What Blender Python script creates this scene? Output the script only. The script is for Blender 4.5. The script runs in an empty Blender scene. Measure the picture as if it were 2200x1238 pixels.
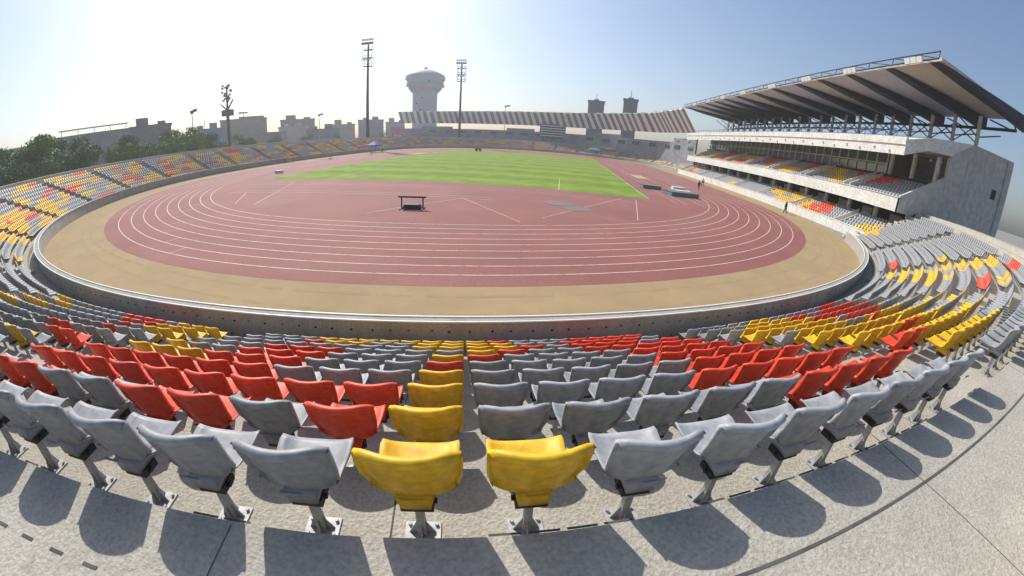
import bpy, bmesh, math, random
import numpy as np
from mathutils import Vector, Matrix
random.seed(7); rng = np.random.default_rng(7)
R = math.radians
scene = bpy.context.scene
COL = scene.collection

# ------------------------------------------------------------------ camera
CAM = (15.118, -60.213, 5.938)
YAW, PITCH, ROLL = 0.108, 0.388, -0.059
cd = bpy.data.cameras.new('camera')
cam = bpy.data.objects.new('camera', cd); COL.objects.link(cam)
cam.location = CAM
cam.rotation_euler = (Matrix.Rotation(YAW, 3, 'Z') @ Matrix.Rotation(math.pi/2-PITCH, 3, 'X') @ Matrix.Rotation(-ROLL, 3, 'Z')).to_euler()
cd.type = 'PANO'
def setc(o, k, v):
    for t in (o, getattr(o, 'cycles', None)):
        if t is not None and hasattr(t, k):
            setattr(t, k, v); return
setc(cd, 'panorama_type', 'FISHEYE_LENS_POLYNOMIAL')
cd.sensor_width = 36.0; cd.sensor_fit = 'HORIZONTAL'
setc(cd, 'fisheye_fov', R(175))
for i, k in enumerate((0.0, 7.43636194e-02, 2.13444703e-05, -3.43481583e-05, 5.18200736e-07)):
    setc(cd, 'fisheye_polynomial_k%d' % i, -k)
cd.clip_start = 0.05; cd.clip_end = 6000
scene.camera = cam

# ------------------------------------------------------------------ sun, sky, exposure
SUN_AZ, SUN_EL = R(-40), R(41)          # from +Y towards +X
S = Vector((math.sin(SUN_AZ)*math.cos(SUN_EL), math.cos(SUN_AZ)*math.cos(SUN_EL), math.sin(SUN_EL)))
world = bpy.data.worlds.new('World'); scene.world = world; world.use_nodes = True
nt = world.node_tree; bg = nt.nodes['Background']
sky = nt.nodes.new('ShaderNodeTexSky'); sky.sky_type = 'NISHITA'; sky.sun_disc = False
sky.sun_elevation = SUN_EL; sky.sun_rotation = SUN_AZ
sky.air_density = 1.0; sky.dust_density = 2.2; sky.ozone_density = 3.0; sky.altitude = 100
nt.links.new(sky.outputs[0], bg.inputs[0]); bg.inputs[1].default_value = 0.10
ld = bpy.data.lights.new('sun', 'SUN'); ld.energy = 3.6; ld.angle = R(0.5); ld.color = (1.0, 0.95, 0.86)
sun = bpy.data.objects.new('sun', ld); COL.objects.link(sun)
sun.rotation_euler = (-S).to_track_quat('-Z', 'Y').to_euler()
scene.view_settings.view_transform = 'Standard'; scene.view_settings.look = 'None'
scene.view_settings.gamma = 1.0; scene.view_settings.exposure = 0.5

# ------------------------------------------------------------------ helpers
def project(p):
    x, y, z = p[0]-CAM[0], p[1]-CAM[1], p[2]-CAM[2]
    cx = x*math.cos(YAW)+y*math.sin(YAW); cz = -x*math.sin(YAW)+y*math.cos(YAW)
    s, c = math.sin(PITCH), math.cos(PITCH)
    zc = cz*c-z*s; yc = z*c+cz*s
    cr, sr = math.cos(ROLL), math.sin(ROLL)
    x2 = cx*cr-yc*sr; y2 = cx*sr+yc*cr
    rho = math.hypot(x2, y2); th = math.atan2(rho, zc)
    if th > 1.45: return None
    r = 821.0*math.tan(.461*th)/.461
    return 1100+r*x2/(rho+1e-9), 619-r*y2/(rho+1e-9)

def tag(o, label=None, cat=None, group=None, kind=None):
    for k, v in (('label', label), ('category', cat), ('group', group), ('kind', kind)):
        if v: o[k] = v
    return o
def link(o, parent=None):
    COL.objects.link(o)
    if parent is not None: o.parent = parent
    return o
def empty(name, loc=(0, 0, 0), rz=0.0):
    o = bpy.data.objects.new(name, None); o.empty_display_size = .3
    o.location = loc; o.rotation_euler = (0, 0, rz); return link(o)
def mesh_obj(name, verts, faces, mats, parent=None, mi=None, smooth=False):
    me = bpy.data.meshes.new(name)
    me.from_pydata([tuple(v) for v in verts], [], [tuple(f) for f in faces])
    for m in (mats if isinstance(mats, (list, tuple)) else [mats]): me.materials.append(m)
    if mi is not None: me.polygons.foreach_set('material_index', mi)
    if smooth: me.polygons.foreach_set('use_smooth', [True]*len(me.polygons))
    me.update()
    return link(bpy.data.objects.new(name, me), parent)
class MB:
    def __init__(s): s.v = []; s.f = []; s.m = []
    def add(s, vs, fs, m=0):
        b = len(s.v); s.v += [tuple(v) for v in vs]; s.f += [tuple(i+b for i in f) for f in fs]; s.m += [m]*len(fs)
    def box(s, x0, x1, y0, y1, z0, z1, m=0):
        s.add([(x0,y0,z0),(x1,y0,z0),(x1,y1,z0),(x0,y1,z0),(x0,y0,z1),(x1,y0,z1),(x1,y1,z1),(x0,y1,z1)],
              [(0,3,2,1),(4,5,6,7),(0,1,5,4),(1,2,6,5),(2,3,7,6),(3,0,4,7)], m)
    def obox(s, c, ax, ay, az, m=0):     # centre and three half-axis vectors
        c, ax, ay, az = map(Vector, (c, ax, ay, az))
        P = [c+i*ax+j*ay+k*az for k in (-1, 1) for i, j in ((-1,-1),(1,-1),(1,1),(-1,1))]
        s.add(P, [(0,3,2,1),(4,5,6,7),(0,1,5,4),(1,2,6,5),(2,3,7,6),(3,0,4,7)], m)
    def bar(s, a, b, r, r2=None, n=6, m=0, caps=True):
        a, b = Vector(a), Vector(b); d = (b-a)
        if d.length < 1e-6: return
        q = d.to_track_quat('Z', 'Y'); r2 = r if r2 is None else r2
        vs = []
        for p, rr in ((a, r), (b, r2)):
            for i in range(n):
                t = 2*math.pi*i/n; vs.append(p+q @ Vector((rr*math.cos(t), rr*math.sin(t), 0)))
        fs = [(i, (i+1) % n, n+(i+1) % n, n+i) for i in range(n)]
        if caps: fs += [tuple(range(n))[::-1], tuple(range(n, 2*n))]
        s.add(vs, fs, m)
    def prism(s, poly, y0, y1, m=0):      # polygon in (x, z) extruded along y
        n = len(poly)
        s.add([(x, y0, z) for x, z in poly]+[(x, y1, z) for x, z in poly],
              [tuple(range(n)), tuple(range(n, 2*n))[::-1]]+[(i, n+i, n+(i+1) % n, (i+1) % n) for i in range(n)], m)
    def lathe(s, prof, c=(0, 0, 0), n=24, m=0):
        b = []
        for r, z in prof:
            b += [(c[0]+r*math.cos(2*math.pi*i/n), c[1]+r*math.sin(2*math.pi*i/n), c[2]+z) for i in range(n)]
        fs = [(k*n+i, k*n+(i+1) % n, (k+1)*n+(i+1) % n, (k+1)*n+i) for k in range(len(prof)-1) for i in range(n)]
        s.add(b, fs, m)
    def build(s, name, mats, parent=None, smooth=False):
        return mesh_obj(name, s.v, s.f, mats, parent, s.m, smooth)

def mat(name, col, rough=.8, var=.0, scale=1.0, detail=6, bump=0, metal=0, col2=None, spec=.4, stretch=None, fine=0, dirt=None, rnd=0, streak=0):
    m = bpy.data.materials.new(name); m.use_nodes = True; n = m.node_tree; b = n.nodes['Principled BSDF']
    b.inputs['Roughness'].default_value = rough; b.inputs['Metallic'].default_value = metal
    b.inputs['Specular IOR Level'].default_value = spec
    if not (var or bump or col2):
        b.inputs['Base Color'].default_value = (*col, 1); return m
    tc = n.nodes.new('ShaderNodeTexCoord'); src = tc.outputs['Object']
    if stretch:
        mp = n.nodes.new('ShaderNodeMapping'); mp.inputs['Scale'].default_value = stretch
        n.links.new(src, mp.inputs[0]); src = mp.outputs[0]
    nz = n.nodes.new('ShaderNodeTexNoise'); nz.inputs['Scale'].default_value = scale; nz.inputs['Detail'].default_value = detail
    nz.inputs['Roughness'].default_value = .65
    n.links.new(src, nz.inputs['Vector'])
    cr = n.nodes.new('ShaderNodeValToRGB')
    c2 = col2 or tuple(c*(1-var) for c in col); c1 = col if col2 else tuple(min(1, c*(1+var)) for c in col)
    cr.color_ramp.elements[0].position = .33; cr.color_ramp.elements[0].color = (*c2, 1)
    cr.color_ramp.elements[1].position = .67; cr.color_ramp.elements[1].color = (*c1, 1)
    n.links.new(nz.outputs[0], cr.inputs[0]); out = cr.outputs[0]
    if fine:
        nf = n.nodes.new('ShaderNodeTexNoise'); nf.inputs['Scale'].default_value = fine; nf.inputs['Detail'].default_value = 4
        n.links.new(tc.outputs['Object'], nf.inputs['Vector'])
        mr = n.nodes.new('ShaderNodeMapRange'); mr.inputs[1].default_value = .3; mr.inputs[2].default_value = .7
        mr.inputs[3].default_value = .78; mr.inputs[4].default_value = 1.15; n.links.new(nf.outputs[0], mr.inputs[0])
        mx = n.nodes.new('ShaderNodeVectorMath'); mx.operation = 'MULTIPLY'
        n.links.new(out, mx.inputs[0]); n.links.new(mr.outputs[0], mx.inputs[1]); out = mx.outputs[0]
    if rnd:
        oi = n.nodes.new('ShaderNodeObjectInfo'); mr = n.nodes.new('ShaderNodeMapRange'); mr.inputs[3].default_value = 1-rnd; mr.inputs[4].default_value = 1+rnd
        n.links.new(oi.outputs['Random'], mr.inputs[0]); mx = n.nodes.new('ShaderNodeVectorMath'); mx.operation = 'MULTIPLY'
        n.links.new(out, mx.inputs[0]); n.links.new(mr.outputs[0], mx.inputs[1]); out = mx.outputs[0]
    def overlay(out, fac, c):
        mx = n.nodes.new('ShaderNodeMix'); mx.data_type = 'RGBA'; n.links.new(fac, mx.inputs[0]); n.links.new(out, mx.inputs[6]); mx.inputs[7].default_value = (*c, 1); return mx.outputs[2]
    def blot(sc, lo, hi, amt, st=None, det=7):
        nd = n.nodes.new('ShaderNodeTexNoise'); nd.inputs['Scale'].default_value = sc; nd.inputs['Detail'].default_value = det; nd.inputs['Roughness'].default_value = .7; nd.inputs['Distortion'].default_value = .6
        s0 = tc.outputs['Object']
        if st:
            mp = n.nodes.new('ShaderNodeMapping'); mp.inputs['Scale'].default_value = st; n.links.new(s0, mp.inputs[0]); s0 = mp.outputs[0]
        n.links.new(s0, nd.inputs['Vector']); mr = n.nodes.new('ShaderNodeMapRange'); mr.inputs[1].default_value = lo; mr.inputs[2].default_value = hi; mr.inputs[4].default_value = amt
        n.links.new(nd.outputs[0], mr.inputs[0]); return mr.outputs[0]
    if dirt: 
        for (sc, lo, hi, amt, c) in dirt: out = overlay(out, blot(sc, lo, hi, amt), c)
    if streak: out = overlay(out, blot(1.0, .52, .75, streak, (1.4, 1.4, .09)), tuple(c*.38 for c in col))
    n.links.new(out, b.inputs['Base Color'])
    if bump:
        bp = n.nodes.new('ShaderNodeBump'); bp.inputs['Strength'].default_value = bump; bp.inputs['Distance'].default_value = .02
        nb = n.nodes.new('ShaderNodeTexNoise'); nb.inputs['Scale'].default_value = max(scale*12, fine); nb.inputs['Detail'].default_value = 5
        n.links.new(tc.outputs['Object'], nb.inputs['Vector']); n.links.new(nb.outputs[0], bp.inputs['Height'])
        n.links.new(bp.outputs[0], b.inputs['Normal'])
    return m

M = {}
M['ground'] = mat('dusty_ground', (.33, .30, .25), .95, col2=(.20, .19, .15), scale=.05)
M['gravel'] = mat('sandy_apron', (.40, .29, .15), .95, col2=(.33, .24, .13), scale=.35, fine=60, bump=.3, dirt=[(.16,.55,.75,.45,(.27,.21,.14)),(1.1,.60,.72,.35,(.46,.36,.22)),(4.0,.66,.72,.5,(.20,.16,.10))])
M['track'] = mat('red_track', (.29, .105, .090), .85, col2=(.235, .088, .078), scale=.18, fine=9, bump=.1, dirt=[(.09,.5,.72,.45,(.32,.15,.13)),(.7,.60,.75,.4,(.17,.075,.07)),(2.6,.67,.74,.3,(.36,.20,.17))])
M['line'] = mat('line_paint', (.62, .50, .47), .75, var=.06, scale=3, dirt=[(1.6,.5,.68,.75,(.30,.14,.12))])
M['circle'] = mat('circle_pad', (.22, .135, .12), .8, col2=(.17,.15,.14), scale=1)
M['sandpit'] = mat('pit_sand', (.42, .34, .22), .95, var=.12, scale=6)
M['concrete'] = mat('concrete', (.47, .445, .385), .92, col2=(.40, .375, .32), scale=.9, fine=45, bump=.6, dirt=[(.5,.52,.70,.45,(.27,.255,.225)),(3.2,.62,.70,.5,(.22,.20,.175)),(7.5,.66,.70,.6,(.56,.54,.49)),(11,.70,.73,.8,(.10,.09,.08))])
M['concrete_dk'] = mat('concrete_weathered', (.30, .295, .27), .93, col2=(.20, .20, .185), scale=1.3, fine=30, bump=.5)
M['wallgrey'] = mat('wall_concrete', (.40, .39, .35), .9, col2=(.32, .31, .28), scale=.8, fine=20, bump=.3, streak=.6)
M['white'] = mat('white_paint', (.80, .79, .74), .75, col2=(.66, .64, .59), scale=.35, fine=3, streak=.22)
M['cream'] = mat('cream_wall', (.56, .53, .48), .85, col2=(.47, .44, .40), scale=.12, fine=1.2, streak=.45)
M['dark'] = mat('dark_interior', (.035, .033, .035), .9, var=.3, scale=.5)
M['steel'] = mat('galvanised', (.42, .43, .44), .6, var=.25, scale=14, metal=.25)
M['rear_wall'] = mat('rear_wall_render', (.30, .31, .34), .9, col2=(.22, .225, .25), scale=.15, fine=1, streak=.4)
M['groove'] = mat('groove_dark', (.10, .095, .085), .95, var=.3, scale=5)  # mottled dark colour of the joints, groove and slots
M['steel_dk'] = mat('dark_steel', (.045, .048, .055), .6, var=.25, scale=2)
M['rail'] = mat('white_rail', (.85, .85, .82), .5, var=.04, scale=4)
M['glass'] = mat('press_glass', (.05, .10, .10), .08, var=.3, scale=.4, spec=.8)
M['roof_a'] = mat('roof_sheet_mauve', (.50, .48, .53), .6, col2=(.42, .40, .44), scale=.4)
M['roof_b'] = mat('roof_sheet_tan', (.56, .48, .39), .6, col2=(.46, .40, .33), scale=.4)
M['roof_w'] = mat('roof_sheet_pale', (.86, .85, .86), .6, var=.05, scale=.5)
M['rib_w'] = mat('rib_pale_steel', (.22, .22, .25), .6, var=.15, scale=.8)
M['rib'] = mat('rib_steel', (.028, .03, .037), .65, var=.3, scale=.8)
M['lamp'] = mat('lamp_glass', (.88, .88, .86), .25, var=.03, scale=3, spec=.7)
M['seat_grey'] = mat('grey_plastic', (.34, .35, .365), .5, col2=(.29, .30, .315), scale=2.5, fine=18, rnd=.14, dirt=[(5.5,.58,.75,.35,(.40,.38,.34)),(26,.66,.72,.4,(.16,.16,.16))])
M['seat_red'] = mat('red_plastic', (.84, .085, .03), .5, col2=(.68, .048, .02), scale=2.5, fine=18, rnd=.13, dirt=[(5.5,.58,.75,.30,(.70,.20,.13)),(26,.66,.72,.35,(.35,.05,.03))])
M['seat_yellow'] = mat('yellow_plastic', (.86, .52, .015), .5, col2=(.72, .41, .012), scale=2.5, fine=18, rnd=.11, dirt=[(5.5,.58,.75,.30,(.72,.52,.16)),(26,.66,.72,.35,(.45,.27,.05))])
M['hinge'] = mat('black_hinge', (.03, .03, .033), .5, var=.2, scale=8)
M['leaf'] = mat('leaf', (.17, .27, .04), .8, col2=(.09, .15, .025), scale=.9)
M['leaf2'] = mat('leaf_dark', (.12, .20, .035), .8, col2=(.06, .10, .02), scale=.9)
M['bark'] = mat('bark', (.11, .085, .06), .95, var=.3, scale=4)
M['tank'] = mat('tank_white', (.50, .52, .56), .7, col2=(.42, .44, .48), scale=.1)
M['blue'] = mat('blue_cloth', (.05, .11, .42), .7, var=.1, scale=2)
M['teal'] = mat('teal_cloth', (.06, .42, .38), .7, var=.1, scale=2)
M['mat_teal'] = mat('mat_teal', (.10, .26, .24), .7, var=.15, scale=2)
M['skin'] = mat('skin', (.28, .16, .10), .6); M['cloth_dk'] = mat('dark_cloth', (.03, .03, .04), .9, var=.2, scale=8)
M['cloth_w'] = mat('pale_cloth', (.55, .55, .55), .9, var=.1, scale=8)
M['paint_w'] = mat('white_box', (.8, .8, .78), .6, var=.05, scale=2)
M['pink'] = mat('pink_board', (.60, .22, .25), .6, var=.1, scale=.8)
# mown grass with stripes
m = bpy.data.materials.new('mown_grass'); m.use_nodes = True; n = m.node_tree; b = n.nodes['Principled BSDF']
b.inputs['Roughness'].default_value = .9; b.inputs['Specular IOR Level'].default_value = .15
tc = n.nodes.new('ShaderNodeTexCoord'); sx = n.nodes.new('ShaderNodeSeparateXYZ'); n.links.new(tc.outputs['Object'], sx.inputs[0])
ma = n.nodes.new('ShaderNodeMath'); ma.operation = 'MULTIPLY'; ma.inputs[1].default_value = math.pi/5.5; n.links.new(sx.outputs['Y'], ma.inputs[0])
ms = n.nodes.new('ShaderNodeMath'); ms.operation = 'SINE'; n.links.new(ma.outputs[0], ms.inputs[0])
nz = n.nodes.new('ShaderNodeTexNoise'); nz.inputs['Scale'].default_value = .35; nz.inputs['Detail'].default_value = 8; n.links.new(tc.outputs['Object'], nz.inputs['Vector'])
mm = n.nodes.new('ShaderNodeMath'); mm.operation = 'MULTIPLY_ADD'; mm.inputs[1].default_value = .14; n.links.new(ms.outputs[0], mm.inputs[0]); n.links.new(nz.outputs[0], mm.inputs[2])
cr = n.nodes.new('ShaderNodeValToRGB'); cr.color_ramp.elements[0].position = .3; cr.color_ramp.elements[0].color = (.135, .215, .018, 1)
cr.color_ramp.elements[1].position = .75; cr.color_ramp.elements[1].color = (.23, .315, .04, 1)
n.links.new(mm.outputs[0], cr.inputs[0]); n.links.new(cr.outputs[0], b.inputs['Base Color']); M['grass'] = m

# ------------------------------------------------------------------ plan: near curve centre at origin, straights run along +Y
L = 84.4
def stadium(rad, n=64, y_off=0.0):
    """closed loop, counter-clockwise seen from above, starting on the right straight"""
    pts = [(rad*math.cos(math.pi*i/n), L+rad*math.sin(math.pi*i/n)) for i in range(n+1)]
    pts += [(rad*math.cos(math.pi+math.pi*i/n), rad*math.sin(math.pi+math.pi*i/n)) for i in range(n+1)]
    return pts
def ring(name, r0, r1, z, material, kind='structure', n=96, parent=None):
    a, b_ = stadium(r0, n), stadium(r1, n); k = len(a)
    v = [(x, y, z) for x, y in a]+[(x, y, z) for x, y in b_]
    f = [(i, (i+1) % k, k+(i+1) % k, k+i)[::-1] for i in range(k)]
    o = mesh_obj(name, v, f, material, parent)
    if kind: o['kind'] = kind
    return o
def disc_fill(name, rad, z, material):
    a = stadium(rad, 64); o = mesh_obj(name, [(x, y, z) for x, y in a], [tuple(range(len(a)))], material); o['kind'] = 'structure'; return o

g = mesh_obj('ground', [(-3000,-3000,-.02),(3000,-3000,-.02),(3000,3000,-.02),(-3000,3000,-.02)], [(0,1,2,3)], M['ground']); g['kind'] = 'structure'
disc_fill('gravel_apron', 52.75, .0, M['gravel'])
disc_fill('running_track', 47.6, .004, M['track'])
gr = mesh_obj('grass_field', [(-28.5,-13,.012),(26.5,-13,.012),(27.2,97,.012),(-28.5,97,.012)], [(0,1,2,3)], M['grass']); gr['kind'] = 'structure'
# painted lines (one sheet of paint on the track)
lb = MB()
def line_ring(rad, w=.085, z=.010):
    a, b_ = stadium(rad-w/2, 96), stadium(rad+w/2, 96); k = len(a)
    lb.add([(x, y, z) for x, y in a]+[(x, y, z) for x, y in b_], [(i, (i+1) % k, k+(i+1) % k, k+i)[::-1] for i in range(k)])
for i in range(9): line_ring(36.5+1.22*i)
def stripe(x0, y0, x1, y1, w=.07, z=.014):
    d = Vector((x1-x0, y1-y0, 0)).normalized(); s_ = Vector((-d.y, d.x, 0))*w/2
    lb.add([(x0-s_.x, y0-s_.y, z), (x1-s_.x, y1-s_.y, z), (x1+s_.x, y1+s_.y, z), (x0+s_.x, y0+s_.y, z)], [(0, 1, 2, 3)])
for y in (-16.6, -17.8): stripe(-27, y, 24, y)
for y in (-23.2, -24.4): stripe(-24, y, 9, y)
for x in (29.6, 30.8, 33.2, 34.4): stripe(x, -14, x, 70)
for x in (-30.2, -31.4): stripe(x, -10, x, 90)
stripe(6, -24.4, 12.5, -33.2); stripe(6, -24.4, 0.5, -33.6)
stripe(22.5, -15, 14, -31); stripe(24.2, -15, 22, -28)
stripe(-20, -16.6, -13, -31.5); stripe(-21, -24.4, -15.8, -31.4)
for (x, y) in ((36.5, 0), (36.5, L)):
    stripe(x, y, x+9.76, y)
stripe(-36.5, 8, -46.3, 8); stripe(36.6, 84, 46.3, 84, .12)
for i in range(9):      # stagger marks on the near bend
    a0 = R(-128+i*4.2); r0 = 36.5+1.22*i
    if i < 8: stripe(r0*math.cos(a0), r0*math.sin(a0), (r0+1.22)*math.cos(a0), (r0+1.22)*math.sin(a0))
stripe(-28.2, -12.7, 26.2, -12.7, .09, .018); stripe(-28.2, -12.7, -28.2, 96.5, .09, .018); stripe(26.2, -12.7, 26.9, 96.5, .09, .018)
stripe(-28, 42, 26.5, 42, .09, .018)
for y0, h in ((-12.7, 14),):
    stripe(-17, y0, -17, y0+h, .09, .018); stripe(15, y0, 15, y0+h, .09, .018); stripe(-17, y0+h, 15, y0+h, .09, .018)
o = lb.build('track_markings', M['line']); o['kind'] = 'structure'
# throwing circles and sand pits as painted/filled sheets
def pad(name, x, y, rx, ry, material, z=.02, n=28, rect=False):
    if rect: v = [(x-rx,y-ry,z),(x+rx,y-ry,z),(x+rx,y+ry,z),(x-rx,y+ry,z)]
    else: v = [(x+rx*math.cos(2*math.pi*i/n), y+ry*math.sin(2*math.pi*i/n), z) for i in range(n)]
    q = mesh_obj(name, v, [tuple(range(len(v)))], material); q['kind'] = 'structure'
pad('throwing_circle', 15.1, -23.1, 1.5, 1.5, M['circle']); pad('throwing_circle', 16.9, -25.4, 1.3, 1.3, M['circle'])
pad('sand_pit', 32.0, 24, 1.4, 4.5, M['sandpit'], rect=True); pad('sand_pit', -30.8, 60, 1.4, 4.5, M['sandpit'], rect=True)

# ------------------------------------------------------------------ bowl of terraces
NROW, D, H0, RISE, RE = 10, .75, 3.94, .38, 61.1
def row_z(k): return H0-RISE*k
def row_edge(k): return RE-D*k              # outer edge radius of tread k
prof = [(52.8, -.3), (52.8, .14), (RE-NROW*D, .14)]
for k in range(NROW-1, -1, -1):
    prof += [(RE-(k+1)*D, row_z(k)), (RE-k*D, row_z(k))]
prof += [(RE, 4.32), (RE+1.35, 4.32), (RE+1.35, 4.70), (RE+2.1, 4.70), (RE+2.1, 5.08), (RE+4.2, 5.08), (RE+4.2, -.3)]
def in_stand(x, y):     # where the roofed grandstand takes the place of the terrace
    return x > 48 and y > -22.4 and y < 66
def sweep(name, prof, path_fn, material, parent=None, close=False, mi=None):
    cols = [path_fn(r) for r, z in prof]; k = len(cols[0]); n = len(prof)
    v = []
    for j in range(k):
        for q, (r, z) in enumerate(prof): v.append((cols[q][j][0], cols[q][j][1], z))
    f = [(j*n+q, j*n+q+1, (j+1)*n+q+1, (j+1)*n+q)[::-1] for j in range(k-1) for q in range(n-1)]
    if close: f += [((k-1)*n+q, (k-1)*n+q+1, q+1, q)[::-1] for q in range(n-1)]
    else: f += [tuple(range(n)), tuple(range((k-1)*n, k*n))[::-1]]
    return mesh_obj(name, v, f, material, parent)
A_END = math.asin(22.6/60.0)                # terrace stops where the grandstand starts
def bowl_path(rad):
    pts = []
    a1 = math.asin(min(1, 22.6/rad))        # cut along y = -22.6
    n = 150
    t0, t1 = -a1, -math.pi
    near = [(rad*math.cos(t0+(t1-t0)*i/n), rad*math.sin(t0+(t1-t0)*i/n)) for i in range(n+1)]
    left = [(-rad, L*i/24) for i in range(1, 25)]
    far = [(rad*math.cos(math.pi-math.pi*i/100), L+rad*math.sin(math.pi-math.pi*i/100)) for i in range(1, 101)]
    right = [(rad, L-(L-66)*i/6) for i in range(1, 7)]
    return near+left+far+right
terr = sweep('seating_terrace', prof, bowl_path, M['concrete'])
tag(terr, 'stepped grey concrete terrace that carries the seat rows round the arena', 'terrace')
# expansion joints on the tread nearest the camera
jb = MB()
for i in range(-3, 30):
    a = R(-90)+i*.0655-.10
    jb.obox((61.78*math.cos(a), 61.78*math.sin(a), 4.3215), (.66*math.cos(a), .66*math.sin(a), 0), (-.0025*math.sin(a), .0025*math.cos(a), 0), (0, 0, .0015))
for i in range(700):
    a = R(-150)+i*.0030
    if abs(math.sin(i*.37)*math.sin(i*.071)) < .35: jb.obox((61.09*math.cos(a), 61.09*math.sin(a), 4.321), (.006*math.cos(a), .006*math.sin(a), 0), (-.075*math.sin(a), .075*math.cos(a), 0), (0, 0, .0012))
for k in range(0, 4):
    for i in range(0, 34):
        a = R(-90)+i*.0655-.94+.02*k
        rr = RE-D*(k+.5); jb.obox((rr*math.cos(a), rr*math.sin(a), row_z(k)+.001), (.37*math.cos(a), .37*math.sin(a), 0), (-.005*math.sin(a), .005*math.cos(a), 0), (0, 0, .0012))
for i in range(900):        # concentric groove in the walkway, broken into slots on the left
    a = R(-90)-.9+i*.0021; left = a < R(-90)+.222
    if left and i % 2: continue
    jb.obox((61.52*math.cos(a), 61.52*math.sin(a), 4.3212), (.010*math.cos(a), .010*math.sin(a), 0), (-(.0655 if not left else .05)*math.sin(a), (.0655 if not left else .05)*math.cos(a), 0), (0, 0, .0014))
jb.build('joint', M['groove'], terr)['kind'] = 'stuff'
# stairs in the aisles
AISLES = [.347+.2094*k for k in range(-12, 5)]
AW = 1.05
stb = MB()
def stair(cx, cy, dx, dy):          # base radial line: point at radius r is (cx+dx*r, cy+dy*r)
    tx, ty = -dy, dx
    for k in range(NROW):
        z = row_z(k)-RISE/2; r = RE-(k+1)*D-.16
        stb.obox((cx+dx*r, cy+dy*r, z-.095), (.16*dx, .16*dy, 0), (tx*AW/2, ty*AW/2, 0), (0, 0, .095))
aisle_phi = []
for p in AISLES: aisle_phi.append(p); stair(0, 0, math.sin(p), -math.cos(p))
left_aisles = [6+11.6*i for i in range(7)]
for y in left_aisles: stair(0, y, -1, 0)
far_aisles = [R(-84)+.2094*k for k in range(0, 15)]
for p in far_aisles: stair(0, L, math.sin(p), math.cos(p))
stb.build('aisle_step', M['concrete'], terr)['kind'] = 'stuff'

# perimeter wall with white coping rail
wprof = [(52.65, 0), (52.65, 1.08), (52.61, 1.08), (52.61, 1.15), (52.94, 1.15), (52.94, 1.08), (52.90, 1.08), (52.90, 0)]
pw = sweep('perimeter_wall', wprof, bowl_path, M['wallgrey'])
tag(pw, 'low grey concrete parapet wall between seat rows and sandy apron', 'wall')
rb = sweep('coping', [(52.605, 1.151), (52.605, 1.185), (52.65, 1.185), (52.65, 1.151)], bowl_path, M['rail'], pw)
rb2 = sweep('coping', [(52.92, 1.151), (52.92, 1.185), (52.96, 1.185), (52.96, 1.151)], bowl_path, M['rail'], pw)
hb = MB()
for i in range(240):
    a = R(-168)+i*.0105
    for j, zz in enumerate((.38, .86)):
        aa = a+(.005 if j else 0)+random.uniform(-.0012, .0012)
        q = Vector((math.cos(aa), math.sin(aa), 0))
        hb.bar(q*52.899+Vector((0, 0, zz+random.uniform(-.03, .03))), q*52.912+Vector((0, 0, zz)), .035, n=8)
h = hb.build('tie_hole', M['dark'], pw); h['kind'] = 'stuff'

# ------------------------------------------------------------------ seats
def shell_mesh():
    pr = [(-.205,.765,.215),(-.212,.785,.225),(-.195,.805,.232),(-.168,.806,.232),(-.158,.790,.230),(-.146,.72,.230),(-.128,.63,.226),(-.108,.55,.216),(-.086,.485,.204),
          (-.055,.437,.195),(.0,.415,.195),(.09,.408,.200),(.19,.415,.208),(.27,.43,.212),(.305,.428,.208),(.318,.405,.200)]
    bm = bmesh.new(); NU = 12; rows = []
    for i, (y, z, w) in enumerate(pr):
        row = []
        isback = i < 9
        for j in range(NU+1):
            u = -1+2*j/NU; a = abs(u)
            cx = w*u
            if isback: yy = y+.075*u*u+.012; zz = z-(.035*a**6 if i < 7 else 0)
            else:
                yy = y+(.03*u*u if i < 12 else -.02*a**4); zz = z+.045*a**4
            row.append(bm.verts.new((cx, yy, zz)))
        # side flange folded backwards / outwards
        rows.append(row)
    for i in range(len(rows)-1):
        for j in range(NU): bm.faces.new((rows[i][j], rows[i][j+1], rows[i+1][j+1], rows[i+1][j]))
    # side flanges on the back
    for s_, jj in ((-1, 0), (1, NU)):
        prev = None
        for i in range(3, 10):
            v0 = rows[i][jj]; co = v0.co.copy()+Vector((s_*.010, -.034, 0)); v1 = bm.verts.new(co)
            if prev: bm.faces.new((prev[0], v0, v1, prev[1]) if s_ < 0 else (prev[1], v1, v0, prev[0]))
            prev = (v0, v1)
    bmesh.ops.recalc_face_normals(bm, faces=bm.faces)
    bmesh.ops.solidify(bm, geom=bm.faces[:], thickness=.011)
    def box(x0, x1, y0, y1, z0, z1, t=.0):
        vs = [bm.verts.new(p) for p in ((x0,y0,z0),(x1,y0,z0),(x1,y1,z0),(x0,y1,z0),(x0-t,y0,z1),(x1+t,y0,z1),(x1+t,y1,z1),(x0-t,y1,z1))]
        for f in ((0,3,2,1),(4,5,6,7),(0,1,5,4),(1,2,6,5),(2,3,7,6),(3,0,4,7)): bm.faces.new([vs[i] for i in f])
    box(-.075, .075, -.075, .10, .335, .425, .02)          # socket below the back
    box(-.055, .055, -.150, -.138, .50, .508)
    me = bpy.data.meshes.new('seat_shell'); bm.to_mesh(me); bm.free()
    me.polygons.foreach_set('use_smooth', [len(p.vertices) == 4 for p in me.polygons]); me.update()
    return me
def mb_mesh(name, b, material):
    me = bpy.data.meshes.new(name); me.from_pydata(b.v, [], b.f); me.materials.append(material); me.update(); return me
base = shell_mesh(); shells = {}
for c in ('grey', 'red', 'yellow'):
    me = base.copy(); me.name = 'seat_shell'; me.materials.append(M['seat_'+c]); shells[c] = me
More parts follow.
